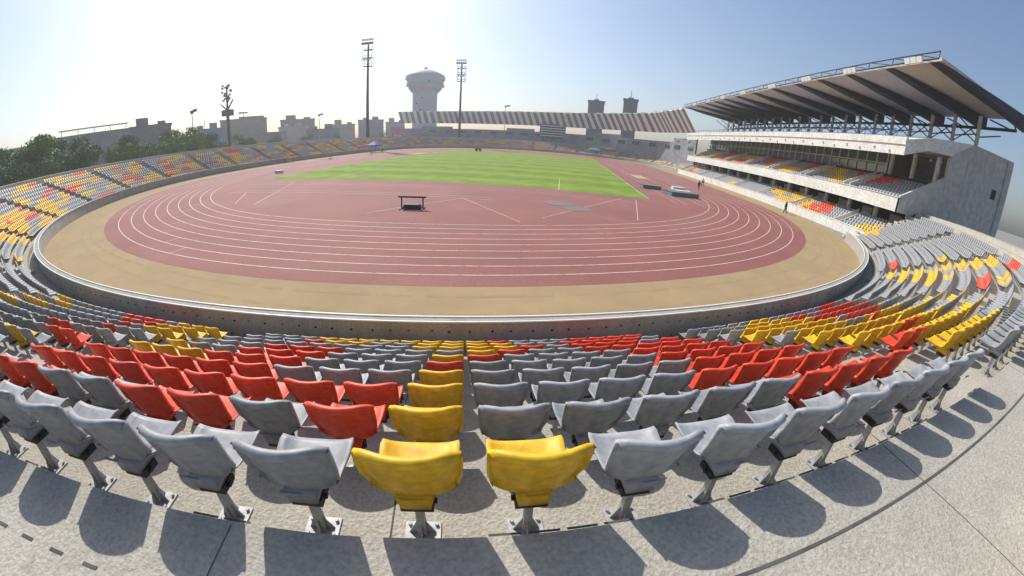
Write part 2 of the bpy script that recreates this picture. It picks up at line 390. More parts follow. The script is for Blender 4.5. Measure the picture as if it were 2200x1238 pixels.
b_ = MB(); b_.box(-.085,.085,-.055,.07,.285,.335); b_.bar((-.10,.0,.31),(.10,.0,.31),.016,n=8); hinge_me = mb_mesh('hinge_bracket', b_, M['hinge'])
b_ = MB()
b_.add([(-.026,-.026,.012),(.026,-.026,.012),(.026,.026,.012),(-.026,.026,.012),(-.019,-.019,.29),(.019,-.019,.29),(.019,.019,.29),(-.019,.019,.29)],[(0,3,2,1),(4,5,6,7),(0,1,5,4),(1,2,6,5),(2,3,7,6),(3,0,4,7)])
for ax in ((1,0),(-1,0),(0,1),(0,-1)):
    x, y = ax; b_.add([(x*.02-y*.003,y*.02-x*.003,.012),(x*.075-y*.003,y*.06-x*.003,.012),(x*.02-y*.003,y*.02-x*.003,.13),(x*.02+y*.003,y*.02+x*.003,.012),(x*.075+y*.003,y*.06+x*.003,.012),(x*.02+y*.003,y*.02+x*.003,.13)],[(0,1,2),(3,5,4),(0,3,4,1),(1,4,5,2),(2,5,3,0)])
post_me = mb_mesh('post', b_, M['steel'])
b_ = MB(); b_.box(-.10,.10,-.07,.07,0,.011)
for sx_ in (-.075,.075):
    for sy_ in (-.048,.048): b_.bar((sx_,sy_,.011),(sx_,sy_,.028),.012,n=6)
plate_me = mb_mesh('base_plate', b_, M['steel'])

# colour blocks of the seats, read as regions of the stands (photo coordinates, 2200 wide)
Y_, R_, G_ = 'yellow', 'red', 'grey'
ZONES = [
 (Y_,[757,915,1300,915,1300,1000,757,1000]), (R_,[672,820,838,820,838,920,672,920]), (Y_,[845,800,1006,800,1006,918,845,918]),
 (R_,[878,775,958,775,958,800,878,800]), (R_,[990,768,1050,768,1050,783,990,783]), (Y_,[960,765,985,765,985,800,960,800]),(Y_,[1055,760,1080,760,1080,800,1055,800]),
 (R_,[1097,744,1150,744,1150,766,1097,766]), (Y_,[705,718,905,720,905,738,705,742]), (Y_,[900,730,1092,742,1092,766,900,752]),
 (R_,[655,714,702,714,702,736,655,736]), (R_,[1050,734,1077,734,1077,742,1050,742]),
 (R_,[1205,724,1330,720,1480,722,1610,722,1610,770,1500,778,1390,764,1270,750,1205,738]),
 (R_,[1488,790,1600,776,1600,832,1488,838]), (R_,[1600,724,1770,728,1765,770,1710,808,1600,812]), (R_,[1725,760,1830,750,1890,780,1860,830,1727,868]),
 (R_,[1860,757,1980,752,1985,790,1900,815,1850,800]), (R_,[2040,760,2088,760,2082,826,2035,826]), (R_,[2090,760,2146,758,2140,830,2080,832]),
 (R_,[10,735,200,732,330,762,470,770,500,744,640,744,732,750,730,772,600,792,655,800,640,818,530,822,536,892,480,884,350,862,190,806,60,795]),
 (R_,[0,772,26,772,30,850,0,850]), (R_,[265,678,360,675,360,697,275,700]), (Y_,[255,726,430,735,430,762,300,756]), (Y_,[320,702,580,694,580,714,440,722,320,722]),
 (R_,[115,686,152,686,158,722,130,722]), (Y_,[10,684,42,684,46,716,22,716]), (R_,[238,700,270,700,272,725,240,725]),
 (Y_,[175,640,240,640,330,670,320,680,240,668]), (R_,[148,612,165,612,230,636,228,650,150,630]), (Y_,[230,648,355,668,350,680,235,664]),
 (Y_,[0,618,25,620,52,652,40,658,0,642]), (Y_,[56,628,90,630,118,655,70,655]), (Y_,[118,632,150,634,182,662,130,660]), (Y_,[15,540,38,545,38,582,20,580]),
 (Y_,[48,550,80,556,84,592,60,590]), (R_,[96,604,120,604,120,622,98,622]), (Y_,[84,590,110,592,108,612,86,610]), (Y_,[112,590,140,596,142,618,116,612]),
 (Y_,[90,450,150,450,146,505,80,510]), (Y_,[0,480,60,470,70,520,0,520]),
 (Y_,[1605,688,1800,686,1800,714,1605,716]), (R_,[1680,682,1760,680,1760,690,1680,692]), (R_,[1753,655,1876,648,1876,676,1753,686]),
 (Y_,[1740,708,1880,700,1880,732,1740,736]), (R_,[1928,676,1968,676,1965,728,1928,728]), (Y_,[1835,660,2010,650,2020,750,1850,745]),
 (R_,[1948,705,2002,705,2002,738,1948,738]), (Y_,[2018,660,2100,660,2100,745,2018,745]), (R_,[2050,680,2072,680,2072,698,2050,698]), (Y_,[2100,672,2165,672,2165,716,2100,716]),
 (Y_,[2172,690,2200,690,2200,732,2172,732]),
 (Y_,[2010,550,2050,550,2046,575,2010,575]), (Y_,[2054,548,2082,548,2082,575,2054,575]), (Y_,[2088,545,2110,545,2110,572,2088,572]), (Y_,[2115,545,2140,545,2140,565,2115,565]),
 (R_,[2165,548,2200,548,2200,572,2165,572]), (R_,[1918,560,1935,560,1935,576,1918,576]), (Y_,[1915,578,2010,575,2010,600,1915,600]),
 (Y_,[2000,590,2022,590,2022,640,2000,640]), (Y_,[2040,585,2066,585,2066,636,2040,636]), (Y_,[2080,590,2104,590,2104,632,2080,632]), (R_,[2112,588,2140,588,2140,622,2112,622]),
 (Y_,[2155,580,2180,580,2180,602,2155,602]), (Y_,[2170,610,2200,610,2200,660,2170,660]), (Y_,[2085,642,2120,642,2120,664,2085,664]),
 (Y_,[1820,484,1890,484,1890,502,1820,502]), (R_,[1740,438,1790,438,1790,458,1740,458]), (Y_,[1700,415,1750,415,1750,445,1700,445]), (R_,[1840,372,1930,372,1930,394,1840,394]),
 (Y_,[1850,345,1905,345,1905,360,1850,360]),
]
def inside(px, py, P):
    c = False; n_ = len(P)//2; j = n_-1
    for i in range(n_):
        xi, yi, xj, yj = P[2*i], P[2*i+1], P[2*j], P[2*j+1]
        if (yi > py) != (yj > py) and px < (xj-xi)*(py-yi)/(yj-yi)+xi: c = not c
        j = i
    return c
def colour_of(pp, key, far):
    rr = random.Random(hash(key) & 0xffffff)
    if pp:
        for c, P in ZONES:
            if inside(pp[0], pp[1], P): return c if rr.random() < .98 else G_
    if far:          # mixed blocks on the far and side stands
        a, b2 = key[1]//5, key[2]
        q = random.Random((a*7919+b2//2*104729+key[0]*31) & 0xffffff).random()
        if q < .34: return Y_
        if q < .47: return R_
    return G_
# candidate seats: (x, y, z, facing angle, row, column, where)
DPHI = .0095; cand = []
def near_aisle(s): return abs(s) < AW/2+.29
for k in range(NROW):
    rr = RE-D*k-.27; z = row_z(k)
    for c in range(-210, 95):
        p = .24198+c*DPHI
        if min(abs(p-a) for a in aisle_phi)*rr < AW/2+.26: continue
        x, y = rr*math.sin(p), -rr*math.cos(p)
        if p < -math.pi/2 or (x > 40 and y > -23.1): continue
        cand.append((x, y, z, p, k, c, 0))
    for i in range(int(L/.58)):
        y = .3+i*.58
        if min(abs(y-a) for a in left_aisles) < AW/2+.26: continue
        cand.append((-rr, y, z, -math.pi/2, k, i, 1))
    for i in range(330):
        p = -math.pi/2+i*DPHI
        if p > math.pi/2 or min(abs(p-a) for a in far_aisles)*rr < AW/2+.26: continue
        cand.append((rr*math.sin(p), L+rr*math.cos(p), z, -(math.pi+p) , k, i, 2))
    for i in range(28): cand.append((rr, 67.4+i*.58, z, math.pi/2, k, i, 3))
# local frame: +Y of the chair points to the arena
info = []
for (x, y, z, p, k, c, w) in cand:
    if w == 0: rz = p
    elif w == 1: rz = -math.pi/2
    elif w == 2: rz = math.atan2(-(0-x), (L-y)) if False else math.atan2(x, -(y-L))
    else: rz = math.pi/2
    pp = project((x, y, z+.65)); d = math.dist((x, y, z), CAM)
    info.append((d, pp, (x, y, z, rz, k, c, w)))
vis = sorted([q for q in info if q[1] and -60 < q[1][0] < 2260 and -20 < q[1][1] < 1300 and q[2][6] == 0], key=lambda q: q[0])
chosen = vis[:300]; chosen_set = set(id(q) for q in chosen)
ORD = ['front', 'second', 'third', 'fourth', 'fifth', 'sixth', 'seventh', 'eighth', 'ninth', 'tenth']
NUM = ['zero','one','two','three','four','five','six','seven','eight','nine','ten','eleven','twelve','thirteen','fourteen','fifteen','sixteen','seventeen','eighteen','nineteen','twenty']
def num(n_): return NUM[n_] if n_ <= 20 else (['','','twenty','thirty','forty','fifty','sixty','seventy','eighty','ninety'][n_//10]+('-'+NUM[n_ % 10] if n_ % 10 else ''))
for d, pp, (x, y, z, rz, k, c, w) in chosen:
    col = colour_of(pp, (k, c, w), False)
    if k == 0 and c in (0, 1): col = Y_
    elif k == 0: col = G_
    rzj = rz+random.uniform(-.02, .02)
    t = empty('stadium_seat', (x, y, z), rzj)
    rowt = 'nearest row' if k == 0 else ORD[k]+' row down'
    if c == 0: pos = 'in line with the left of the two nearest yellow seats' if k else 'left of the two big yellow ones'
    elif c == 1: pos = 'in line with the right of the two nearest yellow seats' if k else 'right of the two big yellow ones'
    elif c < 0: pos = '%s %s left of the two yellow nearest seats' % (num(-c), 'place' if c == -1 else 'places')
    else: pos = '%s %s right of the two yellow nearest seats' % (num(c-1), 'place' if c == 2 else 'places')
    tag(t, '%s seat, %s, %s' % (col, rowt, pos), 'seat', 'moulded seats on posts in the near terrace rows')
    for nm, me in (('seat_shell', shells[col]), ('hinge_bracket', hinge_me), ('post', post_me), ('base_plate', plate_me)):
        if nm == 'base_plate' and d > 9: continue
        link(bpy.data.objects.new(nm, me), t)

# remaining seats as low-detail mass
lv = [(-.22,-.17,.80),(.22,-.17,.80),(.22,-.10,.44),(-.22,-.10,.44),(-.21,-.12,.81),(.21,-.12,.81),(.21,-.05,.45),(-.21,-.05,.45),
      (.21,.30,.42),(-.21,.30,.42),(.21,.30,.37),(-.21,.30,.37),(-.19,-.06,.38),(.19,-.06,.38),
      (-.03,.0,.0),(.03,.0,.0),(.03,.05,.0),(-.03,.05,.0),(-.03,.0,.38),(.03,.0,.38),(.03,.05,.38),(-.03,.05,.38)]
lf = [(0,1,2,3),(5,4,7,6),(1,0,4,5),(0,3,7,4),(2,1,5,6),(7,9,8,6),(9,11,10,8),(12,13,10,11),(3,2,13,12),(2,6,8,10),(10,13,2,2),(7,3,12,11)]
lf = [(0,1,2,3),(5,4,7,6),(1,0,4,5),(0,3,7,4),(2,1,5,6),(7,9,8,6),(9,11,10,8),(12,13,10,11),(3,2,13,12),(2,6,8,13),(7,3,12,9),(14,15,19,18),(15,16,20,19),(16,17,21,20),(17,14,18,21)]
LV = np.array(lv); LF = np.array(lf)
LIGHTF = LF[:11]
def mass(name, seats, label, cat='seats', group=None, post=True):
    F0 = LF if post else LIGHTF
    N = len(seats); A = np.array([(x, y, z, rz) for (x, y, z, rz, ci) in seats])
    ca, sa = np.cos(A[:, 3])[:, None], np.sin(A[:, 3])[:, None]
    X = LV[None, :, 0]*ca-LV[None, :, 1]*sa+A[:, 0:1]; Yv = LV[None, :, 0]*sa+LV[None, :, 1]*ca+A[:, 1:2]; Z = LV[None, :, 2]+A[:, 2:3]
    V = np.stack([X, Yv, Z], -1).reshape(-1, 3)
    F = (F0[None]+(np.arange(N)*len(LV))[:, None, None]).reshape(-1, 4)
    me = bpy.data.meshes.new(name); me.vertices.add(len(V)); me.vertices.foreach_set('co', V.ravel())
    me.loops.add(F.size); me.loops.foreach_set('vertex_index', F.ravel().astype(np.int32))
    me.polygons.add(len(F)); me.polygons.foreach_set('loop_start', np.arange(0, F.size, 4, dtype=np.int32)); me.polygons.foreach_set('loop_total', np.full(len(F), 4, dtype=np.int32))
    mi = np.repeat(np.array([q[4] for q in seats]), len(F0)).astype(np.int32)
    if post: mi = mi.reshape(N, len(F0)); mi[:, 11:] = 3; mi = mi.ravel()
    for c in (M['seat_grey'], M['seat_red'], M['seat_yellow'], M['steel']): me.materials.append(c)
    me.polygons.foreach_set('material_index', mi); me.update(calc_edges=True); me.validate()
    o_ = link(bpy.data.objects.new(name, me)); tag(o_, label, cat, group, 'stuff'); return o_
CI = {'grey': 0, 'red': 1, 'yellow': 2}
rest = []
for q in info:
    if id(q) in chosen_set: continue
    x, y, z, rz, k, c, w = q[2]
    rest.append((x, y, z, rz, CI[colour_of(q[1], (k, c, w), w > 0 or c < -75)]))

# ------------------------------------------------------------------ grandstand on the right straight
W0, W1 = -22.0, 64.0
gs = empty('grandstand', (54, W0, 0)); gs.matrix_world = Matrix.Translation((54, W0, 0))
tag(gs, 'long white two-tier grandstand with glazed press box and pale end wall', 'grandstand')
def sub(b, name, m_, parent=gs):
    for i, v in enumerate(b.v): b.v[i] = (v[0]-54, v[1]-W0, v[2])
    return b.build(name, m_, parent)
b = MB(); b.box(52.3, 52.6, W0, W1, 0, 1.25); b.box(52.25, 52.65, W0, W1, 1.25, 1.33); sub(b, 'front_wall', M['white'])
# lower tier steps
lp = [(52.6, 0), (53.1, .35)]
pts = [(52.6, 0), (52.6, .4)]
u, z = 53.3, .4; pts.append((u, z)); gseats = []
for i in range(5):
    z += .36; pts.append((u, z)); gseats.append((u+.35, z)); u += .8; pts.append((u, z))
pts += [(61.5, z), (61.5, 0)]
b = MB(); b.prism(pts, W0+.3, W1); sub(b, 'lower_tier', M['concrete'])
ZC = z
# lower end wall (slanting top)
b = MB(); b.prism([(52.3, 0), (58.6, 0), (58.6, 3.6), (57.4, 3.5), (52.3, 1.3)], W0-.05, W0+.28); sub(b, 'lower_end_wall', M['cream'])
b = MB(); b.prism([(52.15, 1.302), (57.4, 3.502), (58.6, 3.602), (58.6, 3.76), (57.3, 3.66), (52.15, 1.46)], W0-.1, W0+.33); sub(b, 'wall_coping', M['white'])
# concourse
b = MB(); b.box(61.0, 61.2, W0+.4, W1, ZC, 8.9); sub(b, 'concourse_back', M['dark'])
b = MB()
for i in range(15):
    y = W0+1.2+i*5.9
    if y < W1: b = MB(); b.bar((58.4, y, ZC), (58.4, y, 5.2), .36, n=14); sub(b, 'column', M['white'])
b = MB()
for i in range(14):
    y = W0+4+i*5.9; b = MB(); b.box(60.2, 60.99, y, y+2.1, ZC, ZC+1.6); sub(b, 'kiosk', M['cream'])
# parapet panels with vertical stair flights down to the lower tier
b = MB()
for i in range(7):
    y = W0+8+i*12.0; b = MB()
    for s_ in range(6): b.box(53.2+s_*.75, 53.95+s_*.75, y, y+1.3, .2, .62+s_*.36)
    b.prism([(53.1,.4),(53.1,1.25),(57.4,3.3),(57.4,2.4)], y-.12, y)
    b.prism([(53.1,.4),(53.1,1.25),(57.4,3.3),(57.4,2.4)], y+1.3, y+1.42)
    sub(b, 'stair_flight', M['white'])
# upper tier
b = MB(); b.box(54.9, 55.15, W0, W1, 4.4, 6.1); b.box(54.8, 55.25, W0, W1, 6.1, 6.18); sub(b, 'upper_parapet', M['white'])
pts = [(55.15, 4.5), (55.15, 5.2), (56.0, 5.2)]; u, z = 56.0, 5.2
for i in range(7):
    z += .42; pts.append((u, z)); gseats.append((u+.35, z)); u += .82; pts.append((u, z))
ZU, UU = z, u
pts += [(62.4, z), (62.4, z-.5), (61.2, 7.2), (57.6, 4.5)]
b = MB(); b.prism(pts, W0+.45, W1); sub(b, 'upper_tier', M['concrete'])
b = MB()
for i in range(7):
    y = W0+10+i*11.5; b = MB(); b.prism([(55.2,5.3),(55.2,6.5),(57.5,7.6),(UU,9.2),(UU,8.0),(57.4,6.1)], y, y+.14); b.prism([(55.2,5.3),(55.2,6.5),(57.5,7.6),(UU,9.2),(UU,8.0),(57.4,6.1)], y+1.4, y+1.54)
    sub(b, 'vomitory_wall', M['white'])
# upper side wall
b = MB(); b.prism([(54.9,4.4),(54.9,6.3),(62.2,10.0),(62.2,7.6),(57.6,4.4)], W0-.02, W0+.3); sub(b, 'upper_end_parapet', M['cream'])
# press box: glazing, mullions, dark recess near end
b = MB(); b.box(61.9, 62.0, -11.5, W1, ZU, 12.4); sub(b, 'glazing', M['glass'])
b = MB()
y = -11.5
while y < W1:
    b = MB(); b.box(61.74, 61.88, y, y+.16, ZU, 12.4); y += 2.3; sub(b, 'mullion', M['white'])
b = MB(); b.box(61.7, 61.87, -11.5, W1, 10.3, 10.45); b.box(61.7, 61.87, -11.5, W1, ZU, ZU+.25)
sub(b, 'window_rail', M['white'])
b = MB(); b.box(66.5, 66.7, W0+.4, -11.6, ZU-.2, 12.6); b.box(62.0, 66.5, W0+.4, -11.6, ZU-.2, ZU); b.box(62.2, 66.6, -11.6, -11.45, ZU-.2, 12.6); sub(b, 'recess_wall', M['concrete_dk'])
b = MB()
for y in (-20.6, -16.5, -12.2):
    b = MB(); b.box(61.9, 62.35, y, y+.45, ZU, 12.3); sub(b, 'recess_column', M['white'])
for y in (-19, -17.2, -14.2):
    b = MB(); b.lathe([(.001,-.22),(.16,-.15),(.22,0),(.16,.15),(.001,.22)], (64.2, y, 12.0), 10); sub(b, 'lamp', M['lamp']).data.polygons.foreach_set('use_smooth', [True]*40)
# sloping slab over the press box
b = MB(); b.prism([(54.0,10.9),(54.0,12.7),(58.5,13.9),(66.5,15.0),(66.5,12.9),(58,12.3)], W0, W1); sub(b, 'roof_slab', M['white'])
b = MB(); b.box(53.85, 53.99, W0-.1, W1, 12.1, 12.95); sub(b, 'fascia_cap', M['white'])
for i in range(30):
    y = W0+2.5+i*2.8
    b = MB(); b.lathe([(.001,-.17),(.12,-.12),(.17,0),(.12,.12),(.001,.17)], (53.93, y, 11.6 if i % 2 else 11.3), 8); sub(b, 'globe_lamp', M['lamp'])
b = MB(); b.box(54.2, 54.28, W0, W1, 13.55, 13.62)
for i in range(44): b.box(54.2, 54.27, W0+i*1.95, W0+i*1.95+.06, 12.7, 13.6)
sub(b, 'roof_railing', M['blue'])
# end wall
b = MB(); b.prism([(58.6,0),(76.2,0),(76.2,15.0),(66.52,15.0),(63.2,13.2),(62.2,12.3),(62.2,7.9),(58.6,5.2)], W0-.04, W0+.4); ew = sub(b, 'end_wall', M['cream'])
for (x0, x1, z0, z1) in ((60.2,61.3,.9,2.9), (66.6,68.2,.2,2.6), (72.3,73.4,9.3,10.6), (71.0,74.5,.2,3.2)):
    b = MB(); b.box(x0, x1, W0-.075, W0-.045, z0, z1); sub(b, 'opening', M['dark'], gs)
for i in range(5):
    b = MB(); b.box(62.9+i*2.9, 62.93+i*2.9, W0-.052, W0-.043, .1, 12.6+.4*min(i, 4)); sub(b, 'panel_joint', M['concrete_dk'])
b = MB(); b.bar((74.6, W0-.16, .2), (74.6, W0-.16, 14.8), .07, n=8); sub(b, 'downpipe', M['cream'])
b = MB(); b.prism([(58.6,4.4),(64,4.6),(70,3.5),(76.2,3.5),(76.2,3.9),(70,3.9),(64,5.0),(58.6,4.8)], W0-.6, W0-.042); sub(b, 'string_course', M['cream'])
b = MB(); b.box(68, 76.2, W0-4.5, W0-.65, 0, 3.0); b.box(67.6, 76.6, W0-4.9, W0-.65, 3.0, 3.25); sub(b, 'lean_to', M['cream'])
# rear block and top storey
b = MB(); b.box(66.7, 76.0, W0+.42, W1, 0, 15.0); sub(b, 'rear_block', M['cream'])
b = MB()
for i in range(22): b = MB(); b.bar((67.5, W0+.6+i*4.1, 15.0), (67.5, W0+.6+i*4.1, 18.9), .28, n=10); sub(b, 'roof_post', M['cream'])
b = MB()
for i in range(22):
    y = W0+.6+i*4.1; b.bar((67.5, y, 16.2), (63.8, y+1.5, 18.6), .09, n=5); b.bar((67.5, y, 15.4), (67.5, y+4.1, 17.9), .08, n=5); b.bar((67.5, y+4.1, 15.4), (67.5, y, 17.9), .08, n=5)
    b.bar((67.5, y, 16.2), (72.5, y, 17.6), .1, n=5)
sub(b, 'bracing', M['steel_dk'])
# seats of the grandstand
gl = []
for (u, z) in gseats:
    for i in range(int((W1-W0-1)/.6)):
        y = W0+.9+i*.6
        if z > 5 and ((y-W0-10) % 11.5) < 1.7: continue
        if z < 5 and ((y-W0-8) % 12) < 1.5: continue
        pp = project((u, y, z+.5))
        cc = colour_of(pp, (int(z*10), i, 9), False)
        if cc == G_ and y > -8:
            q = random.Random((i//9*131+int(z/1.3)*977)).random(); cc = Y_ if q < .36 else (R_ if q < .52 else G_)
        gl.append((u, y, z, math.pi/2, CI[cc]))
mass('stadium_seats', gl, 'grey, yellow and red seats on both tiers of the white grandstand', post=False)
mass('stadium_seats', rest, 'grey seats with yellow and red blocks on the curved and far terraces')

# ------------------------------------------------------------------ cantilever roof
def smooth_path(P, step):
    out = []; P = [Vector(p) for p in P]
    for i in range(len(P)-1):
        p0 = P[max(i-1, 0)]; p1 = P[i]; p2 = P[i+1]; p3 = P[min(i+2, len(P)-1)]
        n_ = max(1, int((p2-p1).length/1.0))
        for j in range(n_):
            t = j/n_; out.append(.5*((2*p1)+(p2-p0)*t+(2*p0-5*p1+4*p2-p3)*t*t+(3*p1-p0-3*p2+p3)*t**3))
    out.append(P[-1]); res = [out[0]]; acc = 0
    for a, c in zip(out, out[1:]):
        acc += (c-a).length
        if acc >= step: res.append(c); acc = 0
    return res
def roof(name, P, step, depth, zl, zr, light, label, ribd, fasc=True, first_dark=False):
    path = smooth_path(P, step); n_ = len(path)
    root = empty(name, (path[0].x, path[0].y, 0)); tag(root, label, 'roof')
    off = Vector((path[0].x, path[0].y, 0)); loc = []
    for i, p in enumerate(path):
        d = (path[min(i+1, n_-1)]-path[max(i-1, 0)]); d = Vector((d.x, d.y, 0)).normalized()
        loc.append((Vector((p.x, p.y, 0))-off, Vector((d.y, -d.x, 0)), d))
    pa, pb, rbm, edge, lt, lh = MB(), MB(), MB(), MB(), MB(), []
    for i in range(n_-1):
        (p, nn, d), (p2, nn2, d2) = loc[i], loc[i+1]
        z1, z2 = zl, zr
        A = p+Vector((0,0,z1)); B = p2+Vector((0,0,z1)); Cc = p2+nn2*depth+Vector((0,0,z2)); Dd = p+nn*depth+Vector((0,0,z2))
        if not light and i == 0: Dd = Dd+d*2.6
        T = Vector((0,0,.35))
        tgt = (pa if i % 2 else pb) if light else (pa if (i//2) % 3 else pb)
        tgt.add([A,B,Cc,Dd,A+T,B+T,Cc+T,Dd+T], [(0,1,2,3),(7,6,5,4),(0,4,5,1),(3,2,6,7)]+([(0,3,7,4)] if i == 0 else [])+([(1,5,6,2)] if i == n_-2 else []))
        # rib girder
        if not light and i % 2 == 0:
            w_ = 1.25
            q = p+d*.4
            v0 = [q+Vector((0,0,z1-.1)), q+nn*depth+Vector((0,0,z2-.05)), q+nn*depth+Vector((0,0,z2-ribd)), q+nn*depth*.3+Vector((0,0,z1+(z2-z1)*.3-.5*ribd))]
            v1 = [v+d*w_ for v in v0]
            rbm.add(v0+v1, [(0,1,2,3),(7,6,5,4),(0,3,7,4),(3,2,6,7),(2,1,5,6)])
        edge.bar(A+Vector((0,0,.9))-nn*.3, B+Vector((0,0,.9))-nn2*.3, .09, n=5)
        edge.bar(A+Vector((0,0,.1))-nn*.5, B+Vector((0,0,.1))-nn2*.5, .11, n=5)
        edge.bar(A+Vector((0,0,.1))-nn*.5, A+Vector((0,0,.9))-nn*.3, .06, n=4)
        edge.bar(A+Vector((0,0,.1))-nn*.5, B+Vector((0,0,.9))-nn2*.3, .05, n=4)
        edge.bar(Dd-Vector((0,0,ribd*.9)), Cc-Vector((0,0,ribd*.9)), .22, n=6)
        edge.bar(Dd-Vector((0,0,ribd*.9)), Cc-Vector((0,0,ribd*.1)), .1, n=4)
        if light: 
            
            if i % 4 == 0:
                E4 = loc[min(i+4, n_-1)]; F4 = E4[0]+E4[1]*depth+Vector((0,0,z2)); edge.bar(Dd-Vector((0,0,.6)), F4-Vector((0,0,4.6)), .2, n=4); edge.bar(F4-Vector((0,0,.6)), Dd-Vector((0,0,4.6)), .2, n=4); edge.bar(Dd, Dd-Vector((0,0,z2-4.5)), .3, n=6)
        if (not light and i % 3 == 1) or (light and i % 5 == 2):
            lh.append((p, nn, d, z1))
    pa.build('roof_panel', M['roof_w'] if light else M['roof_a'], root); pb.build('roof_panel', M['rib_w'] if light else M['roof_b'], root)
    if light:
        wl = MB()
        for i in range(n_-1):
            a_ = loc[i][0]+loc[i][1]*(depth+.8); c_ = loc[i+1][0]+loc[i+1][1]*(depth+.8); a2 = a_+loc[i][1]*.5; c2 = c_+loc[i+1][1]*.5
            hh = 10.2 if (i//9) % 3 else 11.6
            wl.add([(a_.x,a_.y,0),(c_.x,c_.y,0),(c_.x,c_.y,hh),(a_.x,a_.y,hh),(a2.x,a2.y,0),(c2.x,c2.y,0),(c2.x,c2.y,hh),(a2.x,a2.y,hh)], [(0,1,2,3),(7,6,5,4),(3,2,6,7)])
        wl.build('rear_wall', M['rear_wall'], root)
        for i in range(2, n_-6, 5):
            a_ = loc[i][0]+loc[i][1]*(depth+.75); d_ = loc[i][2]
            ww = MB(); ww.obox(a_+Vector((0,0,8.4)), d_*2.4, loc[i][1]*.08, (0,0,.75)); ww.build('window', M['glass'], root)
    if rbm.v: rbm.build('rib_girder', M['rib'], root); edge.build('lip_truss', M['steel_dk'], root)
    for p, nn, d, z1 in lh:
        lt = MB()
        for s_ in (-.9, 0, .9): lt.obox(p+d*s_-nn*.75+Vector((0,0,z1+.15)), d*.36, nn*.12, Vector((0,0,.30))-nn*.1)
        lt.build('floodlight', M['lamp'], root)
    return root
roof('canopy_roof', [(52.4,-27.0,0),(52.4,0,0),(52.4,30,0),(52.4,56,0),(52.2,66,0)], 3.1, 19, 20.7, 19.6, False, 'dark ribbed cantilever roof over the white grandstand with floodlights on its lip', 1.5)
roof('canopy_roof', [(52.6,67,0),(51.2,82,0),(46,106,0),(22,142,0),(-20,166,0),(-60,178,0),(-92,180,0)], 1.75, 5.0, 20.6, 13.6, True, 'distant curved roof of pale striped panels behind the far terrace', 1.0)

# ------------------------------------------------------------------ light masts
def mast(x, y, h, label, big=True):
    t = empty('floodlight_mast', (x, y, 0)); tag(t, label, 'light mast', 'tall floodlight masts beyond the stands')
    b = MB(); b.bar((0,0,0), (0,0,h*.55), .75, .55, 12); b.bar((0,0,h*.55), (0,0,h), .55, .35, 12); b.build('pole', M['steel_dk'], t)
    b = MB()
    for z in (h-9, h-5.5, h-2.2): b.box(-2.1,2.1,-1.0,1.0,z-.12,z+.02)
    for sx_ in (-2.1, 2.1):
        for sy_ in (-1, 1): b.bar((sx_,sy_,h-9),(sx_,sy_,h-1.2),.09,n=4)
    for z in (h-8, h-4.5, h-1.2):
        for sy_ in (-1, 1): b.bar((-2.1,sy_,z),(2.1,sy_,z),.07,n=4)
    b.build('platform_cage', M['steel_dk'], t)
    for r_ in range(2):
        b = MB()
        for i in range(5): b.obox((-2.2+i*1.1,-1.0,h+.4+r_*1.5),(.42,0,0),(0,.22,.08),(0,-.12,.5))
        b.build('lamp_row', M['lamp'] if r_ else M['steel_dk'], t)
    b = MB()
    for i in range(3): b.obox((-1.3+i*1.3,-1.15,h-6.3),(.4,0,0),(0,.22,.08),(0,-.1,.45))
    b.build('lamp_row', M['lamp'], t); return t
mast(-65.0, 89.8, 43.5, 'tallest-looking dark floodlight mast, left of the white water tower')
mast(-39.5, 142.5, 43.5, 'floodlight mast with caged head, just right of the water tower')
# left mast: bracketed crown on a thick short pole
t = empty('floodlight_mast', (-123.5, 69.7, 0)); tag(t, 'dark mast with ragged crown of lamps and bracket, above the left buildings', 'light mast', 'tall floodlight masts beyond the stands')
b = MB(); b.bar((0,0,0),(0,0,20),.8,.7,10); b.bar((0,0,20),(0,0,30),.5,.35,8); b.build('pole', M['steel_dk'], t)
b = MB(); b.box(-2.6,2.6,-1.2,1.2,17.6,20.2); b.build('equipment_box', M['steel_dk'], t)
b = MB(); b.bar((0,0,20),(-3.2,0,22.2),.35,n=5); b.bar((-3.2,0,22.2),(-4.2,0,23),.25,n=5); b.bar((0,0,20),(3.6,0,24.2),.35,n=5); b.build('bracket', M['steel_dk'], t)
b = MB()
for i in range(26):
    a = i*2.4; rr = .6+1.5*random.random(); z = 23.5+8*random.random()
    b = MB(); b.obox((rr*math.cos(a), rr*math.sin(a), z), (.45,.1,0), (-.05,.25,.05), (0,.05,.42)); b.build('lamp', M['steel_dk'], t)
def thin_post(x, y, h, label):
    t = empty('lamp_post', (x, y, 0)); tag(t, label, 'lamp post'); b = MB(); b.bar((0,0,0),(0,0,h),.22,.14,8); b.build('pole', M['steel'], t)
    b = MB(); b.bar((0,0,h),(1.6,0,h+.5),.12,n=5); b.obox((1.6,0,h+.7),(.8,0,.1),(0,.3,0),(0,0,.4)); b.obox((0,0,h+.3),(.5,0,0),(0,.4,0),(0,0,.5)); b.build('lamp_head', M['steel_dk'], t)
thin_post(-102.1, 33.4, 17.0, 'thin lamp post standing over the trees, leftmost of the thin posts')
thin_post(-110, 120, 17.0, 'thin lamp post between the brown block and the left mast')
thin_post(-20, 172, 24.0, 'slim lamp post rising in front of the distant striped roof')

